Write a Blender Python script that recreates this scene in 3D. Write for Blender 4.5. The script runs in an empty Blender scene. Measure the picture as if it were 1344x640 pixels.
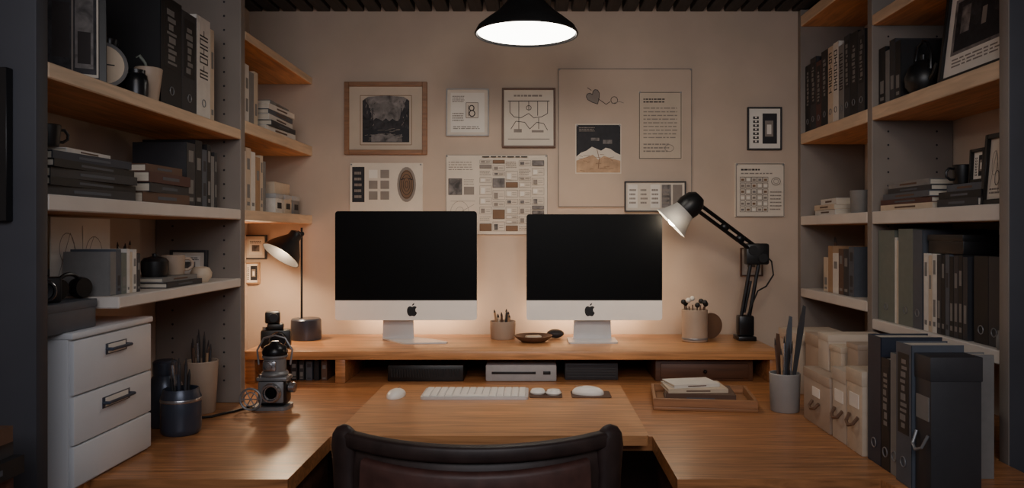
import bpy, bmesh, math, random
from mathutils import Vector, Matrix
random.seed(7)
C = bpy.context.scene.collection
PI = math.pi
CZ = 1.355
WY = 3.6
def at(px, py, Y):
    return Vector(((px-700)*Y/1000, Y, CZ-(py-306)*Y/1000))
def R(d): return math.radians(d)
def L(r, g, b):
    f = lambda c: (c/255/12.92) if c/255 <= .04045 else ((c/255+.055)/1.055)**2.4
    return (f(r), f(g), f(b))

# ------------------------------------------------------------------ materials
def mat(name, col, rough=.6, metal=0, var=.12, scale=14, bump=0, emit=0, trans=0, stretch=(1,1,1), distort=0, spec=None, coat=0):
    m = bpy.data.materials.new(name); m.use_nodes = True
    nt = m.node_tree; b = nt.nodes['Principled BSDF']
    tc = nt.nodes.new('ShaderNodeTexCoord'); mp = nt.nodes.new('ShaderNodeMapping')
    mp.inputs['Scale'].default_value = stretch
    n = nt.nodes.new('ShaderNodeTexNoise'); n.inputs['Scale'].default_value = scale
    n.inputs['Detail'].default_value = 5; n.inputs['Distortion'].default_value = distort
    r = nt.nodes.new('ShaderNodeValToRGB')
    r.color_ramp.elements[0].position = .3; r.color_ramp.elements[1].position = .7
    r.color_ramp.elements[0].color = (*[c*(1-var) for c in col], 1)
    r.color_ramp.elements[1].color = (*[min(1, c*(1+var)) for c in col], 1)
    nt.links.new(tc.outputs['Object'], mp.inputs['Vector']); nt.links.new(mp.outputs['Vector'], n.inputs['Vector'])
    nt.links.new(n.outputs['Fac'], r.inputs['Fac']); nt.links.new(r.outputs['Color'], b.inputs['Base Color'])
    b.inputs['Roughness'].default_value = rough; b.inputs['Metallic'].default_value = metal
    if trans: b.inputs['Transmission Weight'].default_value = trans
    if spec is not None: b.inputs['Specular IOR Level'].default_value = spec
    if coat: b.inputs['Coat Weight'].default_value = coat
    if emit:
        nt.links.new(r.outputs['Color'], b.inputs['Emission Color']); b.inputs['Emission Strength'].default_value = emit
    if bump:
        bp = nt.nodes.new('ShaderNodeBump'); bp.inputs['Strength'].default_value = bump; bp.inputs['Distance'].default_value = .01
        nt.links.new(n.outputs['Fac'], bp.inputs['Height']); nt.links.new(bp.outputs['Normal'], b.inputs['Normal'])
    return m
M = {}
M['wall'] = mat('wall_plaster', L(191,171,154), .85, var=.06, scale=5, bump=.08)
M['ceil'] = mat('dark_planks', L(42,40,43), .7, var=.4, scale=6, stretch=(12,1,1))
M['floor'] = mat('dark_floor', L(60,45,38), .5, var=.25, scale=5, stretch=(10,1,1))
M['wood'] = mat('desk_wood', L(172,117,75), .33, var=.42, scale=3.0, bump=.06, stretch=(1.0,13,13), distort=1.9)
M['wood2'] = mat('tray_wood', L(190,136,90), .33, var=.32, scale=2.6, bump=.05, stretch=(1.0,15,15), distort=1.6)
M['shelfwood'] = mat('shelf_wood', L(206,146,94), .5, var=.28, scale=3, stretch=(14,1.3,14), distort=1.0)
M['palewood'] = mat('pale_wood', L(210,182,152), .5, var=.14, scale=3, stretch=(14,1.3,14), distort=1.0)
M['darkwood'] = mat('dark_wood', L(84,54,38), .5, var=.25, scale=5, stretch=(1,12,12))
M['framewood'] = mat('frame_wood', L(136,94,62), .5, var=.25, scale=10, stretch=(1,1,8))
M['traywood'] = mat('box_wood', L(150,106,72), .45, var=.25, scale=6, stretch=(1,12,12))
M['paint'] = mat('pale_paint', L(212,203,194), .5, var=.05, scale=9)
M['panel'] = mat('grey_panel', L(130,120,112), .6, var=.08, scale=6)
M['dpanel'] = mat('dark_panel', L(58,59,66), .6, var=.1, scale=6)
M['black'] = mat('black_plastic', L(22,22,24), .4, var=.2)
M['blackmetal'] = mat('black_metal', L(30,30,33), .3, metal=.4, var=.2)
M['steel'] = mat('brushed_steel', L(172,172,176), .25, metal=.9, var=.1, stretch=(1,1,20))
M['shadegrey'] = mat('lamp_shade_translucent', L(198,197,195), .5, var=.04, trans=.25)
M['alu'] = mat('aluminium', L(208,207,208), .35, metal=.2, var=.03)
M['chin'] = mat('pale_aluminium', L(250,246,239), .4, var=.02)
M['screen'] = mat('dark_screen', L(6,7,9), .42, var=.1, spec=.1)
M['whiteplastic'] = mat('white_plastic', L(238,234,228), .35, var=.02)
M['cabinet'] = mat('cabinet_enamel', L(212,214,218), .45, var=.05, scale=4)
M['leather'] = mat('brown_leather', L(72,45,40), .5, var=.3, scale=24, bump=.1)
M['chairblack'] = mat('dark_leather', L(46,33,31), .5, var=.35, scale=20, bump=.1)
M['paper'] = mat('paper', L(214,202,187), .8, var=.04)
M['paper2'] = mat('aged_paper', L(194,178,160), .85, var=.05)
M['white'] = mat('white_paper', L(228,221,211), .8, var=.03)
M['ink'] = mat('ink', L(52,46,46), .8)
M['grey'] = mat('grey_ink', L(136,126,118), .8)
M['sand'] = mat('sand_ink', L(180,148,118), .8, var=.2, scale=30)
M['dark'] = mat('dark_ink', L(32,32,38), .7, var=.3, scale=40)
M['brownink'] = mat('brown_ink', L(124,96,74), .8)
M['photodark'] = mat('dark_photo_print', L(44,42,46), .7, var=.85, scale=34, distort=.8)
M['photogrey'] = mat('grey_photo_print', L(112,106,104), .7, var=.7, scale=26, distort=.6)
M['glass'] = mat('smoky_glass', L(200,204,206), .06, trans=.92, var=.03)
M['bulb'] = mat('bulb_glow', (1,.86,.66), .5, var=.02, emit=30)
M['bulb2'] = mat('bulb_bright_glow', (1,.80,.56), .5, var=.02, emit=105)
M['diffuser'] = mat('lamp_diffuser', (1,.92,.81), .5, var=.02, emit=14)
M['ceramic'] = mat('beige_ceramic', L(170,150,132), .5, var=.06)
M['bluemetal'] = mat('blue_grey_metal', L(66,72,86), .3, metal=.4, var=.1)
M['greymetal'] = mat('grey_metal', L(128,128,130), .4, metal=.4, var=.1)
M['lightmetal'] = mat('light_grey_metal', L(156,154,152), .45, metal=.2, var=.06)
M['brown'] = mat('brown_glaze', L(104,76,58), .45, var=.15)
M['cable'] = mat('cable_rubber', L(18,18,18), .6)
COL = {'black': (26,26,29), 'charcoal': (48,48,52), 'navy': (42,48,62), 'slate': (78,83,92), 'grey': (122,120,118),
       'white': (212,206,198), 'cream': (198,180,158), 'tan': (164,130,98), 'brown': (92,66,52), 'sage': (108,114,106), 'maroon': (78,46,42), 'silver': (166,166,168)}
for k, v in COL.items(): M['c_'+k] = mat('cover_'+k, L(*v), .55, var=.06, scale=40)
M['pages'] = mat('page_block', L(204,194,178), .8, var=.1, scale=20, stretch=(1,1,30))
PAL = ['paper', 'ink', 'grey', 'sand', 'white', 'brownink', 'dark', 'photodark', 'photogrey']

# ------------------------------------------------------------------ mesh builder
class MB:
    def __init__(s): s.bm = bmesh.new(); s.T = Matrix(); s.mi = 0
    def v(s, co): return s.bm.verts.new(s.T @ Vector(co))
    def face(s, vs, mi=None):
        try: f = s.bm.faces.new(vs)
        except ValueError: return None
        f.material_index = s.mi if mi is None else mi
        return f
    def box(s, x0, x1, y0, y1, z0, z1, bev=0, mi=None, seg=2):
        p = [s.v((x, y, z)) for z in (z0, z1) for y in (y0, y1) for x in (x0, x1)]
        fs = [s.face([p[i] for i in q], mi) for q in ((0,2,3,1),(4,5,7,6),(0,1,5,4),(2,6,7,3),(0,4,6,2),(1,3,7,5))]
        if bev:
            es = list({e for f in fs for e in f.edges})
            bmesh.ops.bevel(s.bm, geom=es, offset=bev, segments=seg, profile=.5, affect='EDGES', material=-1)
        return s
    def lathe(s, prof, c=(0,0,0), n=24, axis=None, mi=None, sc=(1,1,1)):
        A = Matrix.Translation(Vector(c))
        if axis is not None: A = A @ Vector((0,0,1)).rotation_difference(Vector(axis).normalized()).to_matrix().to_4x4()
        A = A @ Matrix.Diagonal((*sc, 1))
        rings = []
        for r, z in prof:
            if r < 1e-6: rings.append([s.v(A @ Vector((0,0,z)))])
            else: rings.append([s.v(A @ Vector((r*math.cos(2*PI*i/n), r*math.sin(2*PI*i/n), z))) for i in range(n)])
        for a, b in zip(rings, rings[1:]):
            for i in range(n):
                j = (i+1) % n
                if len(a) == 1 and len(b) == 1: break
                if len(a) == 1: s.face([a[0], b[i], b[j]], mi)
                elif len(b) == 1: s.face([a[i], a[j], b[0]], mi)
                else: s.face([a[i], a[j], b[j], b[i]], mi)
        return s
    def ball(s, c, r, n=16, sc=(1,1,1), mi=None):
        k = n//2
        return s.lathe([(r*math.sin(PI*i/k) if 0 < i < k else 0, -r*math.cos(PI*i/k)) for i in range(k+1)], c, n, mi=mi, sc=sc)
    def tube(s, pts, r, n=8, mi=None, closed=False):
        pts = [Vector(p) for p in pts]; N = len(pts)
        rr = r if isinstance(r, (list, tuple)) else [r]*N
        rings = []; up = None
        for i, p in enumerate(pts):
            if closed: t = (pts[(i+1) % N]-pts[i-1]).normalized()
            else: t = (pts[min(i+1, N-1)]-pts[max(i-1, 0)]).normalized()
            if up is None:
                up = Vector((0,0,1)) if abs(t.z) < .9 else Vector((1,0,0))
            up = (up-t*up.dot(t)).normalized(); w = t.cross(up)
            rings.append([s.v(p+(up*math.cos(2*PI*k/n)+w*math.sin(2*PI*k/n))*rr[i]) for k in range(n)])
        for i in range(N if closed else N-1):
            a, b = rings[i], rings[(i+1) % N]
            for k in range(n): s.face([a[k], a[(k+1) % n], b[(k+1) % n], b[k]], mi)
        if not closed: s.face(rings[0][::-1], mi); s.face(rings[-1], mi)
        return s
    def prism(s, out, d0, d1, plane='xz', mi=None, top=1.0):
        cx = sum(p[0] for p in out)/len(out); cy = sum(p[1] for p in out)/len(out)
        def P(u, w, d): return {'xz': (u, d, w), 'xy': (u, w, d), 'yz': (d, u, w)}[plane]
        a = [s.v(P(u, w, d0)) for u, w in out]
        b = [s.v(P(cx+(u-cx)*top, cy+(w-cy)*top, d1)) for u, w in out]
        n = len(out)
        s.face(a, mi); s.face(b, mi)
        for i in range(n): s.face([a[i], a[(i+1) % n], b[(i+1) % n], b[i]], mi)
        return s
    def arc(s, cs, Rr, a0, a1, yc, n=20, mi=None, dip=0):
        rings = []; am = max(abs(a0), abs(a1))
        for i in range(n+1):
            a = a0+(a1-a0)*i/n; dz = dip*((a/am)**2-1)
            rings.append([s.v(((Rr+dr)*math.sin(a), yc-(Rr+dr)*math.cos(a), z+dz)) for dr, z in cs])
        k = len(cs)
        for a, b in zip(rings, rings[1:]):
            for j in range(k): s.face([a[j], a[(j+1) % k], b[(j+1) % k], b[j]], mi)
        s.face(rings[0], mi); s.face(rings[-1], mi)
        return s
    def build(s, name, mats, parent=None, smooth=True, ang=38):
        bmesh.ops.recalc_face_normals(s.bm, faces=s.bm.faces[:])
        me = bpy.data.meshes.new(name); s.bm.to_mesh(me); s.bm.free()
        for m in (mats if isinstance(mats, (list, tuple)) else [mats]): me.materials.append(M[m] if isinstance(m, str) else m)
        if smooth:
            for p in me.polygons: p.use_smooth = True
            me.set_sharp_from_angle(angle=R(ang))
        o = bpy.data.objects.new(name, me); C.objects.link(o)
        if parent: o.parent = parent
        return o
def rr(x0, x1, z0, z1, r, n=5, corners='abcd'):
    out = []
    for key, cx, cz, a in (('a', x1-r, z1-r, 0), ('b', x0+r, z1-r, 90), ('c', x0+r, z0+r, 180), ('d', x1-r, z0+r, 270)):
        if key in corners: out += [(cx+r*math.cos(R(a+90*i/n)), cz+r*math.sin(R(a+90*i/n))) for i in range(n+1)]
        else: out.append({'a': (x1, z1), 'b': (x0, z1), 'c': (x0, z0), 'd': (x1, z0)}[key])
    return out

def tag(o, label, cat, group=None):
    o['label'] = label; o['category'] = cat
    if group: o['group'] = group
    return o
def thing(name, label, cat, loc=(0,0,0), rz=0, group=None, rx=0, ry=0):
    o = bpy.data.objects.new(name, None); C.objects.link(o)
    o.location = loc; o.rotation_euler = (rx, ry, rz); o.empty_display_size = .05
    return tag(o, label, cat, group)
def solo(mb, name, mats, label, cat, loc=(0,0,0), rz=0, group=None):
    o = mb.build(name, mats); o.location = loc; o.rotation_euler = (0,0,rz)
    return tag(o, label, cat, group)
def struct(mb, name, mats):
    o = mb.build(name, mats, smooth=False); o['kind'] = 'structure'; return o
ORD = ['first','second','third','fourth','fifth','sixth','seventh','eighth','ninth','tenth','eleventh','twelfth']

# ------------------------------------------------------------------ room shell
struct(MB().box(-1.6, 1.9, -1.2, 3.7, -.05, 0), 'floor', 'floor')
struct(MB().box(-1.6, 1.9, WY, 3.7, 0, 2.50), 'wall_back', 'wall')
struct(MB().box(-1.45, -1.35, -1.2, WY, 0, 2.50), 'wall_left', 'wall')
struct(MB().box(1.55, 1.65, -1.2, WY, 0, 2.50), 'wall_right', 'wall')
cm = MB().box(-1.6, 1.9, -1.2, 3.7, 2.45, 2.54)
x = -1.34
while x < 1.5:
    cm.box(x, x+.062, -1.2, 3.598, 2.402, 2.45, .003, seg=1); x += .08
struct(cm, 'ceiling', 'ceil')

# ------------------------------------------------------------------ bookcases
def shelf(par, x0, x1, y0, y1, ztop, t, edge='paint'):
    mb = MB().box(x0, x1, y0, y1, ztop-t, ztop, .003, seg=1)
    for f in mb.bm.faces:
        if f.calc_center_median().z < ztop-t+.0012: f.material_index = 1
    return mb.build('shelf', [edge, 'shelfwood'], par, smooth=False)
LF, RF = -1.044, 1.249
def child_at(par, o):
    o.location = -Vector(par.location); return o
def divider(x0, x1, y0, y1, z0, par, front):
    mb = MB().box(x0, x1, y0, y1, z0, 2.40, .003, mi=0)
    z = z0+.08
    while z < 2.35:
        for xx in (x0+.06, x1-.06):
            mb.lathe([(0,0),(.004,0)], (xx, y0-.0004, z), 8, (0,-1,0), mi=1)
        z += .05
    return child_at(par, mb.build('side_panel', ['panel','dark'], par, smooth=False))
LA = thing('bookcase', 'grey open bookcase with wooden shelves along the left wall, nearer one holding binders and books', 'bookcase', (-1.2, 2.18, .7505))
child_at(LA, MB().box(-1.348, LF, 1.60, 1.64, .7505, 2.40, .003).build('side_panel', 'dpanel', LA))
divider(-1.348, LF, 2.72, 2.76, .7505, LA, 1)
for a in ((1.64, 2.72, 1.725, .035, 'palewood'), (1.64, 2.72, 1.44, .036), (1.92, 2.72, 1.195, .03)):
    child_at(LA, shelf(LA, -1.348, LF, *a))
LB = thing('bookcase', 'short far bookcase of three wooden shelves in the left back corner above the small lamp', 'bookcase', (-1.2, 3.18, 1.4))
for a in ((2.762, 3.598, 2.09, .032, 'palewood'), (2.762, 3.598, 1.765, .045, 'palewood'), (2.762, 3.598, 1.44, .04, 'palewood')):
    child_at(LB, shelf(LB, -1.34, LF, *a))
child_at(LB, MB().box(-1.348, -1.34, 2.762, 3.598, 1.40, 2.40).build('back_panel', 'wall', LB))
EP = thing('end_panel', 'dark tall panel closing the near end of the right bookcase', 'panel', (1.4, 2.0, 0))
child_at(EP, MB().box(RF, 1.548, 1.998, 2.038, 0, 2.40, .003).build('board', 'dpanel', EP))
child_at(EP, MB().box(RF-.003, RF, 1.998, 2.038, 0, 2.40, .001).build('edge_strip', 'panel', EP))
RA = thing('bookcase', 'near bookcase on the right wall with grey-green binders and a large leaning picture', 'bookcase', (1.4, 2.42, .7505))
divider(RF, 1.548, 2.81, 2.85, .7505, RA, -1)
for a in ((2.04, 2.81, 1.82, .05, 'palewood'), (2.04, 2.81, 1.435, .046), (2.04, 2.81, 1.04, .038), (2.04, 2.81, 2.16, .04, 'palewood')):
    child_at(RA, shelf(RA, RF, 1.548, *a))
RB = thing('bookcase', 'far bookcase in the right back corner with a row of tall binders on top shelf', 'bookcase', (1.4, 3.2, .7505))
child_at(RB, MB().box(RF, 1.548, 3.56, 3.598, .7505, 2.40, .003).build('side_panel', 'panel', RB))
for a in ((2.851, 3.56, 1.82, .05, 'palewood'), (2.851, 3.56, 1.435, .042), (2.851, 3.56, 1.10, .04), (2.851, 3.56, 2.37, .05, 'palewood')):
    child_at(RB, shelf(RB, RF, 1.548, *a))

# ------------------------------------------------------------------ desk
D = thing('desk', 'large U-shaped honey-brown wooden desk filling the room below the monitors', 'desk', (0, 2.8, 0))
out = [(-1.345,1.59),(-1.09,1.59),(-1.09,1.875),(-.605,1.875),(-.605,2.27),(.355,2.27),(.355,1.875),(.855,1.875),(.885,1.68),(1.24,1.68),(1.24,2.045),(1.545,2.045),(1.545,3.595),(-1.345,3.595)]
child_at(D, MB().prism(out, .708, .75, 'xy').build('desktop', 'wood', D))
for x0, x1, y0, y1 in ((-1.08, -1.04, 1.92, 3.4), (-.66, -.62, 1.92, 2.3), (.37, .41, 1.92, 2.3), (1.18, 1.22, 1.75, 3.4)):
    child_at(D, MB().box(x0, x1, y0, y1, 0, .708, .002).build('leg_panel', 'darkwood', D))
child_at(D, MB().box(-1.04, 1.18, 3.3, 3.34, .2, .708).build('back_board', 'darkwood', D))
RS = thing('monitor_riser', 'long raised wooden shelf along the back of the desk carrying both monitors', 'desk shelf', (-.09, 3.33, .7505))
child_at(RS, MB().box(-1.17, 1.0, 3.07, 3.59, .845, .88, .004).build('top', 'wood2', RS))
for x in (-1.165, -.80, .955):
    child_at(RS, MB().box(x, x+.04, 3.076, 3.55, .7505, .845, .002).build('leg', 'wood', RS))
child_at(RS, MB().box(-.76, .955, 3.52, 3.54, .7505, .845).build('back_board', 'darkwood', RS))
solo(MB().prism(rr(-.45, .45, -.365, .365, .012), 0, .028, 'xy'), 'keyboard_tray', 'wood2', 'paler wooden slab raised on the middle of the desk under the keyboard', 'desk board', (-.12, 2.535, .7505))
TZ = .7785

# ------------------------------------------------------------------ monitors
APPLE = [(0,.38),(.10,.43),(.24,.46),(.36,.42),(.44,.34),(.36,.27),(.31,.18),(.30,.08),(.33,-.03),(.40,-.11),(.46,-.15),(.42,-.27),(.34,-.40),(.24,-.48),(.12,-.48),(0,-.44),(-.12,-.48),(-.24,-.48),(-.36,-.38),(-.45,-.2),(-.48,0),(-.46,.2),(-.38,.36),(-.24,.45),(-.10,.43)]
LEAF = [(0,.5),(.02,.6),(.1,.7),(.2,.74),(.2,.64),(.12,.54)]
def monitor(x0, x1, yt, yc, yb, Y, label, lx, sx, sw, foot):
    a, b = at(x0, yb, Y), at(x1, yt, Y); w = b.x-a.x; zb = a.z-.88; zt = b.z-.88; zc = at(0, yc, Y).z-.88
    t = thing('monitor', label, 'monitor', ((a.x+b.x)/2, Y, .8803))
    MB().prism(rr(-w/2, w/2, zb, zt, .013), 0, .014).prism(rr(-w/2+.01, w/2-.01, zb+.01, zt-.01, .012), .014, .045, top=.55).build('housing', 'alu', t)
    MB().prism(rr(-w/2, w/2, zc, zt, .013, corners='ab'), -.003, 0).build('screen', 'screen', t)
    ch = MB().prism(rr(-w/2, w/2, zb, zc, .013, corners='cd'), -.003, 0).build('chin', 'chin', t)
    g = MB(); s = .047; zm = (zb+zc)/2-.003
    g.prism([(u*s+lx, zm+q*s) for u, q in APPLE], -.0042, -.003).prism([(u*s+lx, zm+q*s) for u, q in LEAF], -.0042, -.003)
    lg = g.build('logo', 'black', ch, smooth=False); lg['label'] = 'dark bitten fruit emblem with a leaf'
    MB().prism([(sx-sw/2, .006), (sx+sw/2, .006), (sx+sw/2*.92, zb+.1), (sx-sw/2*.92, zb+.1)], .046, .056).build('stand_neck', 'alu', t)
    MB().prism(foot, 0, .006, 'xy').build('foot', 'alu', t)
monitor(440, 626, 277, 394, 420, 3.36, 'left of the two large monitors, black screen over a pale chin with fruit emblem', .027, -.043, .14, [(-.12,.09),(.035,.09),(.10,.04),(.19,-.06),(.185,-.075),(.02,-.10),(.0,-.095),(-.115,.05)])
monitor(691, 869, 281, 394, 420, 3.36, 'right of the two large monitors, nearer the arm lamp, black screen over pale chin', -.02, -.005, .17, rr(-.1175, .0975, -.08, .09, .012))

# ------------------------------------------------------------------ pendant lamp
P = at(691, 46, 2.7)
t = thing('pendant_lamp', 'black cone pendant lamp with glowing white underside hanging from the ceiling', 'ceiling lamp', P)
MB().lathe([(.182,0),(.184,.004),(.172,.026),(.135,.056),(.105,.078),(.086,.098),(.08,.104),(.074,.098),(.098,.072),(.13,.05),(.166,.022),(.178,0),(.182,0)], n=48).build('shade', 'black', t)
MB().lathe([(0,.008),(.174,.008),(.172,.012),(0,.012)], n=48).build('diffuser', 'diffuser', t)
MB().lathe([(0,.10),(.078,.102),(.074,.112),(.064,.118),(.064,.17),(.05,.19),(.02,.20),(0,.20)], n=32).build('cap', 'blackmetal', t)
MB().tube([(0,0,.20),(0,0,2.385-P.z)], .006).build('cord', 'cable', t)
MB().lathe([(0,2.38-P.z),(.05,2.385-P.z),(.05,2.402-P.z),(0,2.402-P.z)]).build('ceiling_rose', 'blackmetal', t)

# ------------------------------------------------------------------ desk lamps
def cone_shade(c, ax, r0, r1, ln):
    return MB().lathe([(r0*.5,0),(r0,.01),(r0*1.05,ln*.25),(r1*.8,ln*.7),(r1,ln),(r1-.004,ln),(r1*.8-.004,ln*.7),(r0*.9,ln*.25),(r0*.5,.014),(r0*.5,0)], c, 32, ax)
t = thing('desk_lamp', 'small black table lamp with cone shade and thin upright pole, left of monitors', 'desk lamp', (-1.02, 3.42, .8803))
MB().lathe([(0,0),(.066,0),(.068,.006),(.066,.088),(.06,.094),(0,.094)], n=32).build('base', 'bluemetal', t)
MB().tube([(-.02,0,.09),(-.02,0,.50)], .005).build('pole', 'blackmetal', t)
ap = Vector((-.032,-.02,.48)); ax = Vector((-.055,-.055,-.10))
MB().tube([(-.02,0,.47), ap], .008).ball((-.02,0,.472), .012).build('joint', 'blackmetal', t)
cone_shade(ap, ax, .028, .09, .13).build('shade', 'black', t)
lb = ap+ax.normalized()*.07
MB().ball(lb, .024).build('bulb', 'bulb', t)
l1 = Vector(t.location)+ap+ax.normalized()*.125
t = thing('arm_lamp', 'black jointed arm lamp with pale grey shade leaning over the right monitor', 'desk lamp', (.945, 3.4, .8803))
MB().box(-.042, .038, -.05, .05, 0, .02, .004).box(-.034, .034, -.03, .03, .02, .11, .008).build('base', 'blackmetal', t)
el = Vector((.048, 0, .37)); hd = Vector((-.262, -.13, .605))
def rods(p, q, name, off=.018):
    mb = MB()
    for k in (-1, 1): mb.tube([Vector(p)+Vector((k*off, 0, 0)), Vector(q)+Vector((k*off, 0, 0))], .0085)
    mb.tube([Vector(p)+Vector((0, .012, .02)), Vector(q)*.6+Vector(p)*.4+Vector((0, .012, 0))], .006)
    return mb.build(name, 'blackmetal', t)
rods((0,0,.10), el, 'lower_arm')
mb = MB()
for k in (-1, 1): mb.tube([el+Vector((0,0,.03+k*.016)), hd+Vector((0,0,k*.016))], .009)
for f in (.25, .5): mb.ball(el*(1-f)+hd*f+Vector((0,0,.03*(1-f))), .021, 12, sc=(1,.6,1))
mb.build('upper_arm', 'blackmetal', t)
mb = MB().box(el.x-.05, el.x+.055, -.024, .024, el.z-.035, el.z+.06, .01)
for dx, dz in ((-.02, .03), (.025, -.005)): mb.lathe([(0,-.032),(.02,-.032),(.02,.032),(0,.032)], el+Vector((dx,0,dz)), 20, (0,1,0))
mb.build('elbow_joint', 'black', t)
ax = Vector((-.72,.08,-.69)).normalized()
MB().lathe([(0,-.045),(.026,-.042),(.046,-.02),(.054,.02),(.05,.045),(0,.045)], hd, 28, ax).build('head_cap', 'black', t)
cone_shade(hd+ax*.035, ax, .048, .084, .092).build('shade', 'shadegrey', t)
MB().ball(hd+ax*.106, .026).build('bulb', 'bulb2', t)
MB().tube([el+Vector((.03,0,.02)), el+Vector((.07,0,-.02)), el+Vector((.075,-.01,-.08)), el+Vector((.04,-.02,-.13)), el+Vector((.0,-.03,-.15)), (0,-.02,.1)], .0035).build('cable', 'cable', t)

# ------------------------------------------------------------------ pictures on the wall
class Art(MB):
    def __init__(s, w, h, y0=0, th=.0025):
        super().__init__(); s.w = w; s.h = h; s.k = 0; s.y0 = y0-th+.0025; s.box(-w/2, w/2, y0-th, y0, 0, h, mi=0)
    def poly(s, pts, mi):
        s.k += 1; y = s.y0-.0027-.00002*s.k
        s.face([s.v((u*s.w-s.w/2, y, q*s.h)) for u, q in pts], mi)
    def rect(s, u0, v0, u1, v1, mi=1): s.poly([(u0,v0),(u1,v0),(u1,v1),(u0,v1)], mi)
    def ell(s, u, q, a, b, mi=1, n=22): s.poly([(u+a*math.cos(2*PI*i/n), q+b*math.sin(2*PI*i/n)) for i in range(n)], mi)
    def line(s, pts, wd=.004, mi=1):
        for (a, b), (c, d) in zip(pts, pts[1:]):
            dx, dy = (c-a)*s.w, (d-b)*s.h; n = math.hypot(dx, dy) or 1
            ox, oy = -dy/n*wd/2/s.w, dx/n*wd/2/s.h
            s.poly([(a+ox,b+oy),(a-ox,b-oy),(c-ox,d-oy),(c+ox,d+oy)], mi)
    def ring(s, u, q, a, b, wd=.003, mi=1, n=18): s.line([(u+a*math.cos(2*PI*i/n), q+b*math.sin(2*PI*i/n)) for i in range(n+1)], wd, mi)
    def frame(s, u0, v0, u1, v1, wd=.002, mi=1): s.line([(u0,v0),(u1,v0),(u1,v1),(u0,v1),(u0,v0)], wd, mi)
    def text(s, u0, v0, u1, v1, rows, mi=2, fill=.45):
        for i in range(rows):
            vb = v0+(v1-v0)*(i+.3)/rows; vt = vb+(v1-v0)/rows*fill; u = u0
            while u < u1-.02:
                e = min(u1, u+random.uniform(.06, .2)*(u1-u0)); s.rect(u, vb, e, vt, mi); u = e+.03*(u1-u0)
def picture(w, h, loc, rz, label, draw, frame=None, fw=.012, fd=.02, lean=0, cat='picture', paper='paper', name='framed_picture', group=None, pins=False, th=.0025):
    pal = [paper]+PAL[1:]
    if frame is None and not pins:
        a = Art(w, h); draw(a); o = solo(a, name, pal, label, cat, loc, rz, group); o.rotation_euler = (-lean, 0, rz); return o
    t = thing(name, label, cat, loc, rz, group, rx=-lean)
    if pins:
        a = Art(w, h, 0, th); draw(a); a.build('sheet', pal, t, smooth=False)
        for sx in (-1, 1):
            MB().lathe([(0,0),(.0022,0),(.0022,.004),(.004,.005),(.004,.008),(0,.009)], (sx*(w/2-.008), -th+.0001, h-.008), 12, (0,-1,0)).build('pin', 'greymetal', t)
        return t
    mb = MB()
    for b in ((-w/2, -w/2+fw, 0, h), (w/2-fw, w/2, 0, h), (-w/2+fw, w/2-fw, 0, fw), (-w/2+fw, w/2-fw, h-fw, h)): mb.box(b[0], b[1], -fd, 0, b[2], b[3], .0015, seg=1)
    mb.build('frame', frame, t)
    a = Art(w-2*fw, h-2*fw, -fd*.35); draw(a); p = a.build('print', pal, t, smooth=False); p.location = (0, 0, fw)
    return t
def onwall(x0, y0, x1, y1, label, draw, frame=None, dy=0, **k):
    a, b = at(x0, y1, WY), at(x1, y0, WY)
    return picture(b.x-a.x, b.z-a.z, ((a.x+b.x)/2, WY-dy, a.z), 0, label, draw, frame, pins=frame is None, **k)
BT = .010
PD = BT+.0002
def ragged(u0, u1, base, amp, n, floor):
    return [(u0, floor)]+[(u0+(u1-u0)*i/n, base+amp*random.uniform(-1, 1)) for i in range(n+1)]+[(u1, floor)]
def d_land(a):
    a.frame(.15,.08,.85,.86,.003,5)
    top = [(.82,.74),(.80,.80),(.74,.84),(.5,.86),(.26,.84),(.20,.80),(.18,.74)]
    a.poly([(.18,.12),(.82,.12)]+top, 8)
    a.poly(ragged(.18,.82,.50,.05,14,.12), 7)
    a.poly([(.18,.12),(.18,.78),(.22,.80)]+[(.24+.012*i, .76-.04*i+random.uniform(-.03,.03)) for i in range(8)]+[(.34,.12)], 7)
    a.poly([(.82,.12),(.82,.78),(.78,.80)]+[(.76-.014*i, .74-.045*i+random.uniform(-.03,.03)) for i in range(9)]+[(.64,.12)], 7)
    a.poly(ragged(.18,.82,.34,.03,12,.12), 6); a.poly(ragged(.3,.72,.24,.02,8,.13), 8)
    for _ in range(24):
        u = random.uniform(.2,.72); q = random.uniform(.14,.33); a.line([(u,q),(u+random.uniform(.03,.1),q+.01)],.0015,2)
    for _ in range(40):
        u = .5+random.choice([-1,1])*random.uniform(.14,.29); q = random.uniform(.36,.76); a.line([(u,q),(u+random.uniform(-.03,.03),q+random.uniform(.02,.06))],.002,random.choice([2,6,1]))
    for u in (.27,.31,.70,.75): a.line([(u,.24),(u+.012,.66)],.004,6)
onwall(453,108,561,203,'picture of a dark wooded landscape in a brown wood frame, upper left on wall', d_land, 'framewood', fw=.022, paper='paper2')
def d_small_glyph(a):
    a.rect(.08,.06,.92,.94,4); a.rect(.46,.38,.76,.72,0)
    a.ring(.6,.6,.06,.06,.005,1,10); a.ring(.61,.48,.07,.07,.005,1,10); a.line([(.52,.42),(.52,.66)],.004,2)
    a.text(.12,.72,.42,.88,4); a.text(.12,.3,.4,.5,4); a.text(.14,.12,.8,.2,2); a.frame(.46,.38,.76,.72,.003,2)
onwall(586,117,642,179,'small pale print with one tiny curled emblem, between brown framed picture and line drawing', d_small_glyph, 'c_silver', fw=.006)
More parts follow.
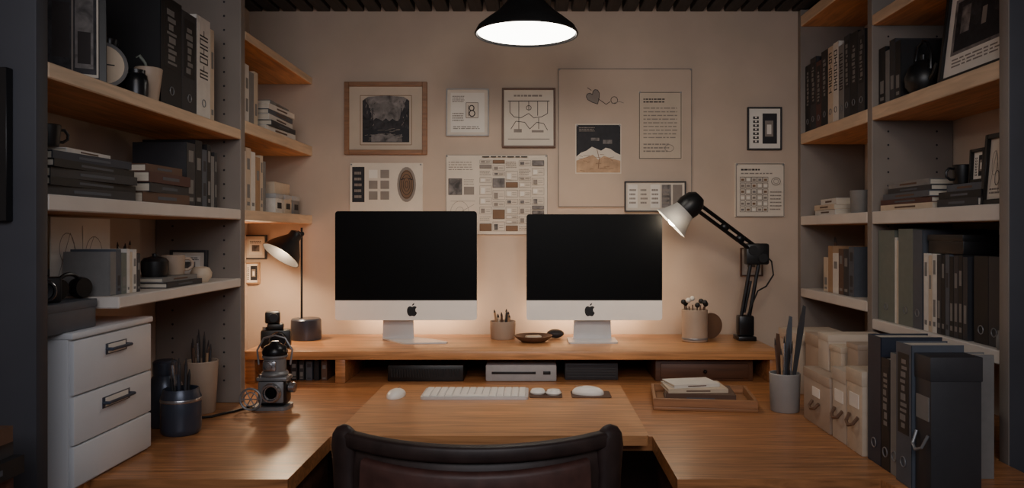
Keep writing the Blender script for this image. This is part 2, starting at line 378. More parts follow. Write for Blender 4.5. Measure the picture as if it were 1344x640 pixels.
def d_line(a):
    a.line([(.08,.80),(.92,.80)],.004); a.line([(.08,.12),(.92,.12)],.004,2)
    for u, h_ in ((.12,.2),(.3,.3),(.5,.16),(.68,.26),(.88,.22)): a.line([(u,.8),(u,.8-h_)],.003)
    a.line([(.12,.6),(.2,.52),(.34,.5),(.5,.58),(.6,.5),(.76,.52),(.88,.58)],.003)
    a.line([(.14,.3),(.24,.44),(.42,.42),(.52,.3),(.66,.42),(.8,.4),(.88,.28)],.003,1)
    a.rect(.2,.24,.36,.3,2); a.rect(.56,.24,.8,.28,2); a.line([(.3,.5),(.3,.3)],.003); a.line([(.7,.5),(.7,.3)],.003); a.text(.2,.86,.8,.93,1,2); a.ring(.5,.68,.05,.04,.003)
onwall(659,116,729,194,'thin dark framed line diagram right of the small pale print', d_line, 'c_brown', fw=.009)
HEART = [(0,-.5),(.28,-.2),(.45,.08),(.44,.3),(.3,.42),(.12,.38),(0,.22),(-.12,.38),(-.3,.42),(-.44,.3),(-.45,.08),(-.28,-.2)]
def d_board(a):
    a.frame(.005,.005,.995,.995,.005,2)
    c_, s_ = math.cos(.5), math.sin(.5)
    a.poly([(.27+.11*(u*c_-q*s_), .79+.11*(u*s_+q*c_)) for u, q in HEART], 2)
    a.line([(.27+.11*(u*c_-q*s_), .79+.11*(u*s_+q*c_)) for u, q in HEART+HEART[:1]], .003, 1)
    a.line([(.25,.84),(.22,.86)],.003); a.line([(.3,.78),(.36,.74),(.39,.76)],.003)
    a.ring(.42,.77,.025,.025,.003); a.line([(.40,.745),(.46,.76),(.49,.75)],.003,2)
onwall(732,90,908,272,'large pale pinboard sheet on wall above right monitor with small doodles', d_board, None, dy=-.0005, paper='wall', cat='poster', name='poster', th=BT)
def d_sand(a):
    a.rect(.02,.02,.98,.98,6); a.poly([(.02,.02),(.02,.34),(.12,.42),(.24,.46),(.36,.54),(.46,.50),(.56,.46),(.66,.52),(.76,.50),(.88,.42),(.98,.38),(.98,.02)], 0)
    a.poly([(.02,.02),(.02,.26),(.2,.32),(.38,.38),(.5,.28),(.62,.36),(.8,.30),(.98,.26),(.98,.02)], 3)
    for _ in range(18):
        u = random.uniform(.06,.8); q = random.uniform(.06,.40); a.line([(u,q),(u+random.uniform(.05,.16),q+random.uniform(-.03,.03))],.0018,5)
    a.line([(.47,.49),(.52,.3),(.5,.1)],.003,5)
    a.rect(.34,.66,.52,.72,8); a.text(.08,.84,.42,.94,3,2); a.rect(.6,.60,.8,.68,8)
onwall(755,163,815,228,'photo print of black sky over pale sandy dunes, pinned above the right monitor', d_sand, None, dy=PD, cat='photo print', name='photo_print')
def d_doc(a):
    a.frame(.03,.02,.97,.98,.003,1); a.text(.12,.82,.6,.9,2,1); a.text(.12,.3,.88,.78,9,2,.3); a.text(.12,.1,.7,.25,3,2,.4); a.ring(.7,.17,.1,.05,.003,2)
onwall(837,120,895,210,'tall pale text sheet pinned at upper right of the large pinboard', d_doc, None, dy=PD, cat='paper', name='paper_sheet', paper='paper2')
def d_cards(a):
    for i in range(5): a.rect(.04+.19*i,.1,.2+.19*i,.92,[4,0,4,8,2][i]); a.text(.06+.19*i,.2,.18+.19*i,.8,4,2)
onwall(819,238,899,278,'strip of narrow cards in dark frame behind top of right monitor', d_cards, 'c_charcoal', fw=.006, dy=PD)
def d_bw(a):
    a.rect(.02,.02,.98,.98,4); a.rect(.44,.12,.9,.88,6); a.rect(.52,.3,.78,.7,2); a.rect(.58,.36,.72,.6,4)
    for i in range(7): a.rect(.14,.14+.1*i,.32,.14+.1*i+.065,1); a.rect(.2,.16+.1*i,.26,.2+.1*i,4)
onwall(980,141,1025,197,'grey framed print with bold upright lettering beside a dark square, far right of wall', d_bw, 'c_charcoal', fw=.007, paper='white')
def d_cal(a):
    a.text(.12,.84,.5,.91,1,1); a.text(.12,.78,.75,.83,1,2)
    for r_ in range(6):
        for c_ in range(5):
            u = .1+.115*c_; q = .1+.11*r_
            a.frame(u,q,u+.1,q+.09,.0016,1); a.rect(u+.02,q+.02,u+.08,q+.06,random.choice([4,4,2,5,8]))
    a.ring(.82,.66,.09,.07,.002,1); a.ring(.82,.66,.05,.04,.002,2); a.text(.70,.12,.93,.50,6,2,.3)
    a.frame(.02,.015,.98,.985,.004,2)
PK = dict(cat='poster', name='poster', th=BT, dy=-.0005)
onwall(964,214,1029,285,'pale calendar-like sheet with rows of small blocks below the grey framed print', d_cal, None, **PK)
def d_faces(a):
    a.rect(.03,.2,.2,.92,6); a.text(.06,.25,.17,.85,5,2)
    for i in range(2):
        for j in range(3): a.rect(.26+.16*i,.25+.22*j,.38+.16*i,.42+.22*j,random.choice([4,8,2]))
    a.ell(.78,.56,.13,.36,2); a.ell(.78,.56,.1,.3,5)
    for k in range(4): a.ring(.78,.56,.02+.025*k,.07+.07*k,.0025,1)
    a.line([(.7,.66),(.75,.68)],.005); a.line([(.81,.68),(.86,.66)],.005)
onwall(460,214,555,278,'pale sheet with dark strip, small thumbnails and an oval patterned face above left monitor', d_faces, None, **PK)
def d_lay(a):
    a.frame(.005,.005,.995,.995,.003,2)
    a.rect(.03,.50,.16,.70,8); a.frame(.03,.50,.16,.70,.002,1); a.rect(.18,.50,.28,.60,2); a.text(.18,.62,.29,.70,3,2,.3); a.text(.03,.80,.28,.92,4,2,.3)
    a.ring(.14,.28,.09,.14,.0016,2); a.line([(.03,.2),(.28,.38)],.0016,2); a.line([(.05,.42),(.29,.42)],.0016,2); a.ring(.14,.28,.04,.07,.0016,2)
    for cx in range(5):
        u0 = .335+.128*cx; q = .05
        while q < .90:
            h_ = min(random.choice([.05,.08,.11,.14]), .94-q); u1 = u0+.115; c_ = random.random()
            if c_ < .25: a.rect(u0, q, u1, q+h_*.8, random.choice([8,2,5])); a.frame(u0, q, u1, q+h_*.8, .0014, 1)
            elif c_ < .8: a.frame(u0, q, u1, q+h_*.8, .0014, 2); a.rect(u0+.012, q+.012, u0+.05, q+h_*.6, random.choice([2,4,8])); a.line([(u0+.06,q+h_*.3),(u1-.012,q+h_*.3)],.0014,1); a.line([(u0+.06,q+h_*.5),(u1-.012,q+h_*.5)],.0014,2)
            else: a.text(u0, q, u1, q+h_*.8, max(2, int(h_/.025)), 2, .3)
            q += h_+.01
    a.text(.36,.955,.8,.985,1,1)
onwall(585,203,719,308,'large wide pale sheet of fine layouts and a plan, on wall between both monitors', d_lay, None, **PK)
def d_small(a): a.rect(.15,.15,.85,.85,4); a.rect(.3,.3,.7,.6,8); a.text(.2,.65,.8,.8,2,1)
onwall(971,325,1000,362,'small print on the wall behind the arm lamp elbow', d_small, 'c_brown', fw=.006)
onwall(322,308,351,340,'upper small framed print in left back corner under the far shelves', d_small, 'c_charcoal', fw=.007)
onwall(320,344,342,372,'lower small framed print in left back corner under the far shelves', d_bw, 'c_tan', fw=.006)

# ------------------------------------------------------------------ books and binders
DARK = ('black','charcoal','navy','slate','brown','maroon','sage')
def book(w, h, d, col, loc, rz, label, group=None, kind='book', ry=0, plain=False):
    t = thing(kind, label, 'binder' if kind == 'binder' else 'book', loc, rz, group, ry=ry)
    k = .0025 if kind == 'book' else .003
    dark = col in DARK
    mb = MB().box(-w/2, -w/2+k, -d/2+.001, d/2, 0, h, mi=0).box(w/2-k, w/2, -d/2+.001, d/2, 0, h, mi=0).box(-w/2, w/2, -d/2, -d/2+k, 0, h, .0008, mi=0, seg=1)
    if kind == 'book' and w > .012:
        f = -d/2-.0004; q = random.uniform(.55, .75)
        for z0, z1 in ((q, q+.18), (.08, .14), (.2, .42)):
            if random.random() < .7: mb.face([mb.v((x, f, z*h)) for x, z in ((-w*.28, z0), (w*.28, z0), (w*.28, z1), (-w*.28, z1))], 1)
    mb.build('cover', ['c_'+col, ('c_grey' if col != 'slate' else 'c_charcoal') if dark else 'c_grey'], t, smooth=False)
    MB().box(-w/2+k, w/2-k, -d/2+k, d/2-.005, .003, h-.004).build('pages', 'pages', t, smooth=False)
    if kind == 'binder':
        f = -d/2-.0006
        if not plain:
            lb = MB(); lb.box(-w*.36, w*.36, f, -d/2, h*.36, h*.93, mi=0)
            z = h*.40
            while z < h*.86:
                if dark:
                    e = z+random.uniform(.006, .018); lb.box(-w*random.uniform(.1,.24), w*random.uniform(.06,.24), f-.0003, f, z, e, mi=1)
                else:
                    e = z+random.uniform(.016, .026); b_ = w*.30; s_ = .0048      # bold sideways lettering strokes
                    k_ = random.randrange(4)
                    lb.box(-b_, b_, f-.0003, f, z, z+s_, mi=1)
                    if k_ != 1: lb.box(-b_, b_, f-.0003, f, e-s_, e, mi=1)
                    if k_ in (0, 2): lb.box(-b_, -b_+s_, f-.0003, f, z, e, mi=1)
                    if k_ in (1, 3): lb.box(-s_/2, s_/2, f-.0003, f, z, e, mi=1)
                    if k_ == 2: lb.box(b_-s_, b_, f-.0003, f, z, e, mi=1)
                z = e+.006
            lb.build('spine_label', ['c_black' if dark else 'c_'+col, 'c_grey' if dark else 'ink'], t, smooth=False)
        MB().tube([(.012*math.cos(2*PI*i/14), -d/2-.001, h*.16+.012*math.sin(2*PI*i/14)) for i in range(14)], .0016, 6, closed=True).build('finger_ring', 'greymetal', t)
    return t
def row(side, y0, z, xf, items, where, group=None, kind='book', plain=False):
    y = y0
    for i, (w, h, d, col) in enumerate(items):
        yc = y+w/2 if side == 'L' else y-w/2
        xc = xf-d/2 if side == 'L' else xf+d/2
        kd = kind if w > .03 else 'book'
        book(w, h, d, col, (xc, yc, z), PI/2 if side == 'L' else -PI/2, f'{col} {kd} standing {ORD[i]} from left {where}', group, kd, plain=plain)
        y += (w+.0015)*(1 if side == 'L' else -1)
    return y
def flat(l, d, tk, col, loc, rz, label, group=None):
    t = thing('book', label, 'book', loc, rz, group)
    k = .0025
    mb = MB().box(-l/2, l/2, -d/2, d/2, 0, k).box(-l/2, l/2, -d/2, d/2, tk-k, tk).box(-l/2, l/2, -d/2, -d/2+k, k, tk-k)
    mb.box(-l*.2, l*.2, -d/2-.0005, -d/2, tk*.35, tk*.65, mi=1)
    mb.build('cover', ['c_'+col, 'c_slate' if col not in ('grey','silver','white','cream','slate') else 'c_brown'], t, smooth=False)
    MB().box(-l/2+.004, l/2-.004, -d/2+k, d/2-.004, k, tk-k).build('pages', 'pages', t, smooth=False)
    return t
def stack(x, y, z, rz, items, where, group=None, jit=3):
    n = len(items)
    for i, (l, d, tk, col) in enumerate(items):
        flat(l, d, tk, col, (x+random.uniform(-.008,.008), y+random.uniform(-.008,.008), z), rz+R(random.uniform(-jit,jit)), f'{col} book lying {ORD[n-1-i]} from top {where}', group)
        z += tk+.0005
    return z
# left near bookcase
row('L', 2.20, 1.7255, -1.075, [(.13,.325,.26,'black'),(.10,.315,.26,'charcoal')], 'on the top left shelf', 'wide dark binders on the top left shelf', 'binder')
row('L', 2.435, 1.7255, -1.075, [(.10,.33,.26,'white'),(.03,.31,.26,'cream')], 'at far end of top left shelf', 'white binders on the top left shelf', 'binder')
stack(-1.185, 1.86, 1.4405, PI/2, [(.36,.24,.022,'charcoal'),(.37,.25,.018,'black'),(.34,.24,.022,'charcoal'),(.36,.24,.018,'black'),(.31,.22,.02,'navy'),(.2,.18,.012,'white')], 'of large stack on middle left shelf', 'large books lying on the middle left shelf')
stack(-1.16, 2.23, 1.4405, PI/2, [(.26,.2,.03,'brown'),(.25,.2,.026,'charcoal'),(.26,.19,.03,'maroon'),(.2,.18,.022,'brown')], 'of thick brown stack on middle left shelf', 'thick books lying on the middle left shelf')
row('L', 2.385, 1.4405, -1.085, [(.06,.2,.17,'charcoal'),(.05,.215,.17,'black'),(.035,.19,.15,'slate'),(.03,.21,.17,'black'),(.025,.175,.16,'grey'),(.022,.19,.15,'charcoal')], 'at far end of middle left shelf', 'dark books at the far end of the middle left shelf')
row('L', 1.945, 1.1955, -1.08, [(.028,.112,.12,'grey'),(.022,.118,.12,'slate'),(.026,.108,.12,'sage'),(.014,.118,.12,'white'),(.012,.11,.12,'cream'),(.02,.116,.12,'white'),(.018,.105,.12,'charcoal')], 'on the lower left shelf', 'small notebooks on the lower left shelf')
zt = stack(-1.15, 2.32, 1.1955, PI/2, [(.24,.17,.016,'charcoal'),(.22,.16,.014,'grey')], 'under beige mug on lower left shelf')
# left far
row('L', 2.775, 1.7655, -1.07, [(.05,.21,.17,'cream'),(.04,.22,.17,'white'),(.05,.2,.17,'grey'),(.04,.21,.17,'cream')], 'on upper far left shelf', 'pale books on the upper far left shelf')
stack(-1.16, 3.22, 1.7655, PI/2, [(.34,.2,.024,'white'),(.33,.2,.022,'charcoal'),(.33,.2,.024,'white'),(.3,.19,.02,'slate'),(.3,.19,.022,'white'),(.26,.18,.018,'grey')], 'of stack on upper far left shelf', 'books lying on the upper far left shelf')
row('L', 2.775, 1.4405, -1.07, [(.06,.22,.18,'white'),(.05,.235,.18,'cream'),(.045,.225,.18,'white'),(.05,.21,.18,'tan'),(.03,.22,.18,'cream'),(.03,.2,.18,'grey')], 'on far left shelf above small lamp', 'pale books on the lower far left shelf')
# right near
row('R', 2.80, 1.8205, 1.27, [(.05,.21,.17,'black'),(.03,.19,.15,'grey'),(.04,.22,.17,'charcoal'),(.04,.205,.17,'black')], 'on top right shelf behind black pot', 'dark books on the top right shelf')
z2 = stack(1.375, 2.60, 1.4355, -PI/2, [(.34,.22,.02,'cream'),(.34,.22,.018,'maroon'),(.33,.22,.02,'slate'),(.3,.2,.018,'charcoal'),(.28,.2,.02,'grey')], 'of larger stack on middle right shelf', 'books lying on the middle right shelf')
z3 = stack(1.375, 2.29, 1.4355, -PI/2, [(.22,.2,.024,'charcoal'),(.22,.2,.022,'black'),(.19,.18,.022,'slate')], 'of short stack under small portrait, right shelf', 'short stack on the middle right shelf')
row('R', 2.80, 1.0405, 1.268, [(.125,.325,.25,'sage'),(.012,.3,.22,'white'),(.012,.29,.22,'cream'),(.1,.33,.25,'sage'),(.06,.325,.25,'slate')], 'on right shelf above file boxes', 'grey-green folders on the right shelf', 'binder', True)
ye = row('R', 2.475, 1.0405, 1.268, [(.028,.25,.2,'white'),(.022,.245,.2,'cream'),(.026,.25,.2,'white'),(.024,.248,.2,'charcoal'),(.022,.246,.2,'black'),(.022,.25,.2,'slate'),(.022,.244,.2,'black'),(.024,.248,.2,'charcoal'),(.022,.25,.2,'black'),(.024,.245,.2,'charcoal')], 'beneath black box on right shelf', 'thin books on the right shelf')
row('R', 2.205, 1.0405, 1.275, [(.07,.25,.22,'black'),(.052,.25,.22,'charcoal')], 'at near end of right shelf', 'black binders at the near end of the right shelf', 'binder', True)
# right far
row('R', 3.55, 1.8205, 1.268, [(.06,.31,.25,'black'),(.07,.33,.25,'charcoal'),(.06,.30,.25,'maroon'),(.075,.33,.25,'black'),(.055,.33,.25,'cream'),(.055,.335,.25,'white'),(.055,.31,.25,'grey'),(.055,.335,.25,'charcoal'),(.075,.33,.25,'black'),(.06,.32,.25,'charcoal')], 'on top shelf in right back corner', 'binders on the top shelf in the right back corner', 'binder')
stack(1.36, 3.33, 1.4355, -PI/2, [(.26,.17,.022,'white'),(.25,.17,.022,'cream'),(.2,.15,.025,'white')], 'of stack beside pale cup, right back corner', 'small pale books in the right back corner')
row('R', 3.10, 1.4355, 1.38, [(.06,.2,.14,'cream'),(.05,.21,.14,'white'),(.06,.2,.14,'tan')], 'behind pale cup in right back corner', 'books behind the pale cup')
row('R', 3.36, 1.1005, 1.28, [(.05,.15,.15,'cream'),(.05,.2,.15,'tan'),(.06,.17,.15,'white'),(.05,.19,.15,'brown'),(.05,.19,.15,'charcoal'),(.05,.2,.15,'slate')], 'on lower shelf in right back corner', 'books on the lower shelf in the right back corner')
# binders on the right of the desk
def binder_r(w, h, col, y1, label, xf=.90, d=.28, plain=False):
    return book(w, h, d, col, (xf+d/2, y1-w/2, .7505), -PI/2, label, None, 'binder', plain=plain)
binder_r(.075, .335, 'navy', 2.05, 'tall dark blue binder standing on the right of desk next to pale file box', d=.16, plain=True)
binder_r(.048, .285, 'black', 1.972, 'low black binder right beside the tall dark blue one', d=.22)
binder_r(.044, .305, 'grey', 1.921, 'grey binder between the low black one and the slate one', d=.235, plain=True)
binder_r(.075, .34, 'slate', 1.874, 'slate grey-blue binder second nearest at the right end of desk', d=.125, xf=.892)
# ------------------------------------------------------------------ file boxes
def filebox(x0, y0, y1, h, d, z, m, label, pull=True, plate='white', hm='brown'):
    t = thing('file_box', label, 'box', (x0+d/2, (y0+y1)/2, z), -PI/2)
    w = y1-y0-.005
    MB().box(-w/2, w/2, -d/2, d/2, 0, h, .002).build('body', m, t)
    MB().box(-w/2-.002, w/2+.002, -d/2-.002, d/2+.002, h*.84, h+.004, .0015).build('lid', m, t)
    if pull:
        q = min(1, w/.075)
        MB().tube([(-.028*q, -d/2-.002, h*.45), (-.022*q, -d/2-.014, h*.36), (0, -d/2-.018, h*.33), (.022*q, -d/2-.014, h*.36), (.028*q, -d/2-.002, h*.45)], .005 if q == 1 else .0035).build('handle', hm, t)
        MB().box(-.03*q, .03*q, -d/2-.002, -d/2, h*.55, h*.72).build('label_plate', plate, t)
    return t
filebox(.90, 1.722, 1.797, .32, .115, .7505, 'c_charcoal', 'tall charcoal file box with pull, nearest at the right end of desk', plate='c_grey', hm='greymetal')
filebox(.89, 2.06, 2.165, .225, .24, .7505, 'c_cream', 'taller pale cardboard file box on desk beside dark blue binder')
filebox(.892, 2.17, 2.275, .205, .24, .7505, 'paper2', 'middle pale file box between the taller one and the lower beige one')
filebox(.89, 2.285, 2.51, .165, .26, .7505, 'ceramic', 'lower beige cardboard file box on desk beside the grey pen cup')
filebox(.93, 2.40, 2.49, .11, .18, .9205, 'paper2', 'small cream box stacked far on the lower beige file box', False)
filebox(.93, 2.30, 2.39, .085, .18, .9205, 'c_cream', 'small low cream box stacked near on the lower beige file box', False)
filebox(.93, 2.18, 2.26, .07, .12, .9605, 'ceramic', 'small beige box stacked on the middle pale file box', False)
filebox(1.0, 2.60, 2.80, .24, .2, .7505, 'ceramic', 'plain box standing behind the beige file boxes', False)
filebox(1.0, 2.86, 3.1, .22, .2, .7505, 'paper2', 'rearmost pale box on the desk beneath the far right shelves', False)

# ------------------------------------------------------------------ drawer cabinet
t = thing('drawer_cabinet', 'white enamel three-drawer cabinet standing on the left end of desk', 'cabinet', (-1.21, 1.96, .7505), PI/2)
W_, D_, H_ = .37, .25, .372
MB().box(-W_/2, W_/2, -D_/2, D_/2, 0, H_-.016, .002).box(-W_/2-.003, W_/2+.003, -D_/2-.014, D_/2, H_-.016, H_, .004).build('body', 'cabinet', t)
zs = [.006, .105, .222, .354]
for i in range(3):
    z0, z1 = zs[i]+.002, zs[i+1]-.002
    d_ = MB().box(-W_/2+.005, W_/2-.005, -D_/2-.012, -D_/2, z0, z1, .003).build('drawer', 'cabinet', t)
    if i:
        w = .09 if i == 2 else .12; zc = z1-.038; f = -D_/2-.012
        MB().tube([(-w/2, f, zc), (-w/2, f-.016, zc), (w/2, f-.016, zc), (w/2, f, zc)], .0042).box(-w/2-.004, w/2+.004, f-.002, f, zc-.014, zc+.014, .001).build('handle', 'bluemetal', d_)
        MB().box(-w*.44, w*.44, f-.003, f-.002, zc-.011, zc+.011).build('label_card', 'white', d_)
CT = .7505+H_
solo(MB().box(-.12, .12, -.12, .12, 0, .066, .003).box(-.122, .122, -.122, .122, .05, .07, .002), 'storage_box', 'c_slate', 'flat grey lidded box on top of the white drawer cabinet', 'box', (-1.21, 1.78, CT+.0005))
def camera(loc, rz, s, label):
    t = thing('camera', label, 'camera', loc, rz)
    MB().box(-.06*s, .06*s, -.025*s, .025*s, 0, .075*s, .008*s).box(-.035*s, .03*s, -.02*s, .02*s, .075*s, .1*s, .006*s).build('body', 'black', t)
    ln = MB().lathe([(0,0),(.033*s,0),(.035*s,.02*s),(.031*s,.024*s),(.031*s,.045*s),(.026*s,.045*s),(.024*s,.03*s),(0,.028*s)], (.01*s,-.025*s,.037*s), 28, (0,-1,0)).build('lens', 'blackmetal', t)
    MB().lathe([(.0315*s,.034*s),(.0325*s,.035*s),(.0325*s,.043*s),(.0315*s,.044*s)], (.01*s,-.025*s,.037*s), 28, (0,-1,0)).build('lens_ring', 'steel', ln)
    MB().lathe([(0,.0),(.01*s,0),(.01*s,.012*s),(0,.012*s)], (-.045*s,0,.075*s), 16).build('dial', 'steel', t)
    return t
camera((-1.15, 1.765, CT+.071), PI/2-.9, .8, 'black camera lying on the grey box over the drawer cabinet')
t = thing('headphones', 'black over-ear headphones beside the camera above the drawer cabinet', 'headphones', (-1.135, 1.862, CT+.071), 1.3)
MB().tube([(.036*math.cos(R(a)), 0, .028+.034*math.sin(R(a))) for a in range(-10, 191, 20)], .005).build('headband', 'black', t)
for s in (-1, 1): MB().lathe([(0,-.012),(.024,-.012),(.027,0),(.024,.014),(0,.014)], (s*.034,0,.027), 20, (0,1,0)).build('ear_cup', 'blackmetal', t)

# ------------------------------------------------------------------ cups, pots, pens
def cup_prof(r0, r1, h, w=.004): return [(0,0),(r0*.94,0),(r0,.004),(r1,h-.002),(r1-w*.4,h),(r1-w,h-.001),(r0-w,.008),(0,.007)]
def cup(name, label, cat, loc, r0, r1, h, m, handle=None, rz=0, group=None):
    if handle is None: return solo(MB().lathe(cup_prof(r0, r1, h), n=32), name, m, label, cat, loc, rz, group)
    t = thing(name, label, cat, loc, rz, group)
    MB().lathe(cup_prof(r0, r1, h), n=32).build('body', m, t)
    a = r1*.9
    MB().tube([(a, 0, h*.8), (a+.016, 0, h*.82), (a+.025, 0, h*.62), (a+.024, 0, h*.4), (a+.012, 0, h*.24), (a-.003, 0, h*.24)], handle).build('handle', m, t)
    return t
def pen(cx, cy, z, dx, dy, ln, r, m, label, group, name='pen', cat='pen', tip='ink'):
    mb = MB(); v = Vector((dx, dy, 1)).normalized()
    mb.tube([(0,0,0), v*ln*.12, v*ln*.9], r, 8, mi=0); mb.tube([v*ln*.9, v*ln], [r, r*.25], 8, mi=1)
    return solo(mb, name, [m, tip], label, cat, (cx, cy, z), 0, group)
def pens(cx, cy, z, r, h, n, ln, mats, label, group, pr=.0035, **k):
    for i in range(n):
        a = 2*PI*i/n+.4; rad = max(.002, r*.55); lean = random.uniform(.35, .85)*(r*.35)/h
        pen(cx+rad*.6*math.cos(a), cy+rad*.6*math.sin(a), z, lean*math.cos(a), lean*math.sin(a), ln*random.uniform(.85, 1.08), pr, mats[i % len(mats)], label, group, **k)
# desk left
cup('pen_cup', 'tall beige pen cup on the desk against the left bookcase divider', 'pen cup', (-1.125, 2.58, .7505), .046, .055, .175, 'ceramic')
pens(-1.125, 2.58, .759, .046, .17, 10, .25, ['c_charcoal','c_brown','steel','c_black','c_tan'], 'thin pen or brush standing in the tall beige cup', 'pens in the tall beige cup', pr=.0045)
t = thing('pen_cup', 'dark blue-grey metal pen cup on desk in front of beige cup', 'pen cup', (-1.068, 2.31, .7505))
MB().lathe([(0,0),(.05,0),(.056,.006),(.058,.02),(.058,.11),(.052,.126),(.05,.136),(.046,.135),(.046,.01),(0,.008)], n=32).build('body', 'bluemetal', t)
MB().lathe([(.0582,.098),(.0592,.1),(.0592,.106),(.0582,.108)], n=32).build('band', 'steel', t)
pens(-1.068, 2.31, .759, .042, .13, 7, .205, ['c_black','c_navy','c_charcoal','steel'], 'dark pen standing in the blue-grey metal cup', 'pens in the blue-grey metal cup', pr=.005)
solo(MB().lathe([(0,0),(.045,0),(.05,.006),(.05,.13),(.04,.15),(.034,.16),(.036,.165),(.036,.2),(.03,.206),(0,.206)], n=28), 'flask', 'bluemetal', 'dark grey flask on the desk between drawer cabinet and pen cups', 'flask', (-1.16, 2.40, .7505))
# compact chrome machine
t = thing('vintage_machine', 'compact chrome and dark camera-like machine with a ring, on the left desk', 'machine', (-.905, 2.64, .7505))
MB().prism(rr(-.058, .064, -.046, .046, .02), 0, .012, 'xy').build('foot_plate', 'greymetal', t)
MB().box(-.040, .058, -.038, .040, .012, .108, .018, seg=3).build('body', 'blackmetal', t)
MB().box(-.034, .052, -.041, -.037, .026, .098, .004).box(-.043, .061, -.036, .036, .098, .112, .004).build('trim', 'greymetal', t)
ln = MB().lathe([(0,0),(.032,0),(.034,.01),(.030,.014),(.030,.024),(.025,.024),(.023,.014),(0,.012)], (.014,-.040,.062), 28, (0,-1,0)).build('lens', 'steel', t)
MB().lathe([(0,.013),(.021,.013),(.016,.019),(0,.021)], (.014,-.040,.062), 24, (0,-1,0)).build('lens_glass', 'screen', ln)
MB().lathe([(0,.112),(.043,.113),(.046,.120),(.043,.127),(.038,.130),(.038,.172),(.043,.178),(.043,.184),(0,.186)], (.01,0,0), 32).build('turret', 'greymetal', t)
MB().box(-.018, .026, -.046, -.032, .134, .168, .004).lathe([(0,0),(.012,0),(.012,.008),(0,.009)], (.004,-.046,.151), 20, (0,-1,0)).build('viewfinder', 'steel', t)
MB().lathe([(0,.185),(.042,.186),(.044,.196),(.036,.214),(.018,.224),(.012,.232),(0,.233)], (.01,0,0), 28).build('dark_top', 'blackmetal', t)
MB().tube([(-.046,0,.15),(-.052,0,.2),(-.028,0,.242),(.01,0,.251),(.045,0,.242),(.070,0,.2),(.063,0,.15)], .0035).build('handle', 'greymetal', t)
mb = MB(); q = .036
mb.tube([(-.056+q*math.cos(2*PI*i/28), -.05, q+.0045+q*math.sin(2*PI*i/28)) for i in range(28)], .004, closed=True)
mb.tube([(-.056+.023*math.cos(2*PI*i/24), -.05, q+.0045+.023*math.sin(2*PI*i/24)) for i in range(24)], .0025, closed=True)
for a in range(0, 180, 60): mb.tube([(-.056+q*math.cos(R(a)), -.05, q+.0045+q*math.sin(R(a))), (-.056-q*math.cos(R(a)), -.05, q+.0045-q*math.sin(R(a)))], .002)
mb.build('ring', 'greymetal', t)
MB().lathe([(0,0),(.018,0),(.018,.018),(.014,.022),(0,.022)], (.060,0,.072), 20, (1,0,0)).build('crank', 'steel', t)
for k in range(3): MB().lathe([(0,0),(.006,0),(.006,.01),(0,.011)], (-.030+.022*k,-.028,.111), 12).build('knob', 'steel', t)
camera((-1.07, 3.17, .8805), .25, 1.0, 'black camera on the raised shelf beside the small black lamp')
solo(MB().box(-.04,.02,-.022,.022,0,.05,.008).lathe([(0,0),(.018,0),(.018,.02),(0,.02)], (-.005,-.02,.026), 18, (0,-1,0)), 'camera_flash', 'black', 'small black device resting on top of the camera beside lamp', 'flash', (-1.075, 3.172, .981), .3)
# riser middle
cup('pen_cup', 'short beige pencil cup on the raised shelf between both monitors', 'pen cup', (-.138, 3.44, .8805), .055, .058, .08, 'ceramic')
pens(-.138, 3.44, .889, .05, .08, 9, .115, ['c_tan','c_cream','c_brown','c_charcoal'], 'short pencil standing in the beige cup between the monitors', 'pencils in the beige cup between the monitors', name='pencil', cat='pencil', pr=.005)
solo(MB().lathe([(0,0),(.05,0),(.08,.02),(.084,.028),(.08,.029),(.05,.008),(0,.007)], n=32), 'dish', 'c_brown', 'shallow brown dish on raised shelf between the monitors', 'dish', (.0, 3.34, .8805))
solo(MB().box(-.035,.035,-.018,.018,0,.02,.007), 'eraser', 'c_cream', 'pale eraser lying in the shallow brown dish', 'eraser', (.0, 3.34, .8885), .3)
solo(MB().ball((0,0,.02), .04, sc=(1,.8,.5)), 'stone', 'c_charcoal', 'smooth dark pebble beside the brown dish near right monitor foot', 'pebble', (.10, 3.46, .8805))
# riser right
c = (.712, 3.36, .8805)
t = thing('pen_cup', 'grey-beige cylinder cup of dark stems on the raised shelf right of monitors', 'pen cup', c)
MB().lathe(cup_prof(.056, .056, .14), n=32).build('body', 'ceramic', t)
MB().lathe([(.0562,.008),(.0575,.01),(.0575,.016),(.0562,.018)], n=32).build('band', 'greymetal', t)
for i in range(8):
    a = i*.79; mb = MB(); v = Vector((.22*math.cos(a), .22*math.sin(a), 1)).normalized()
    mb.tube([(0,0,0), v*.15], .003, 6, mi=0); mb.ball(v*(.158+.01*(i % 3)), .012, 10, mi=1+(i % 3 == 2))
    solo(mb, 'dried_stem', ['c_brown','c_black','c_white'], 'dried stem with a round head standing in the grey-beige cup', 'stem', (c[0]+.014*math.cos(a), c[1]+.014*math.sin(a), .889), 0, 'dried stems in the grey-beige cup')
solo(MB().lathe([(0,-.005),(.055,-.005),(.058,0),(.055,.005),(0,.005)], (0,0,.058), 32, (.25,-1,.0)), 'coaster', 'brown', 'round brown disc standing on edge behind the grey-beige cup', 'coaster', (.80, 3.44, .8805))
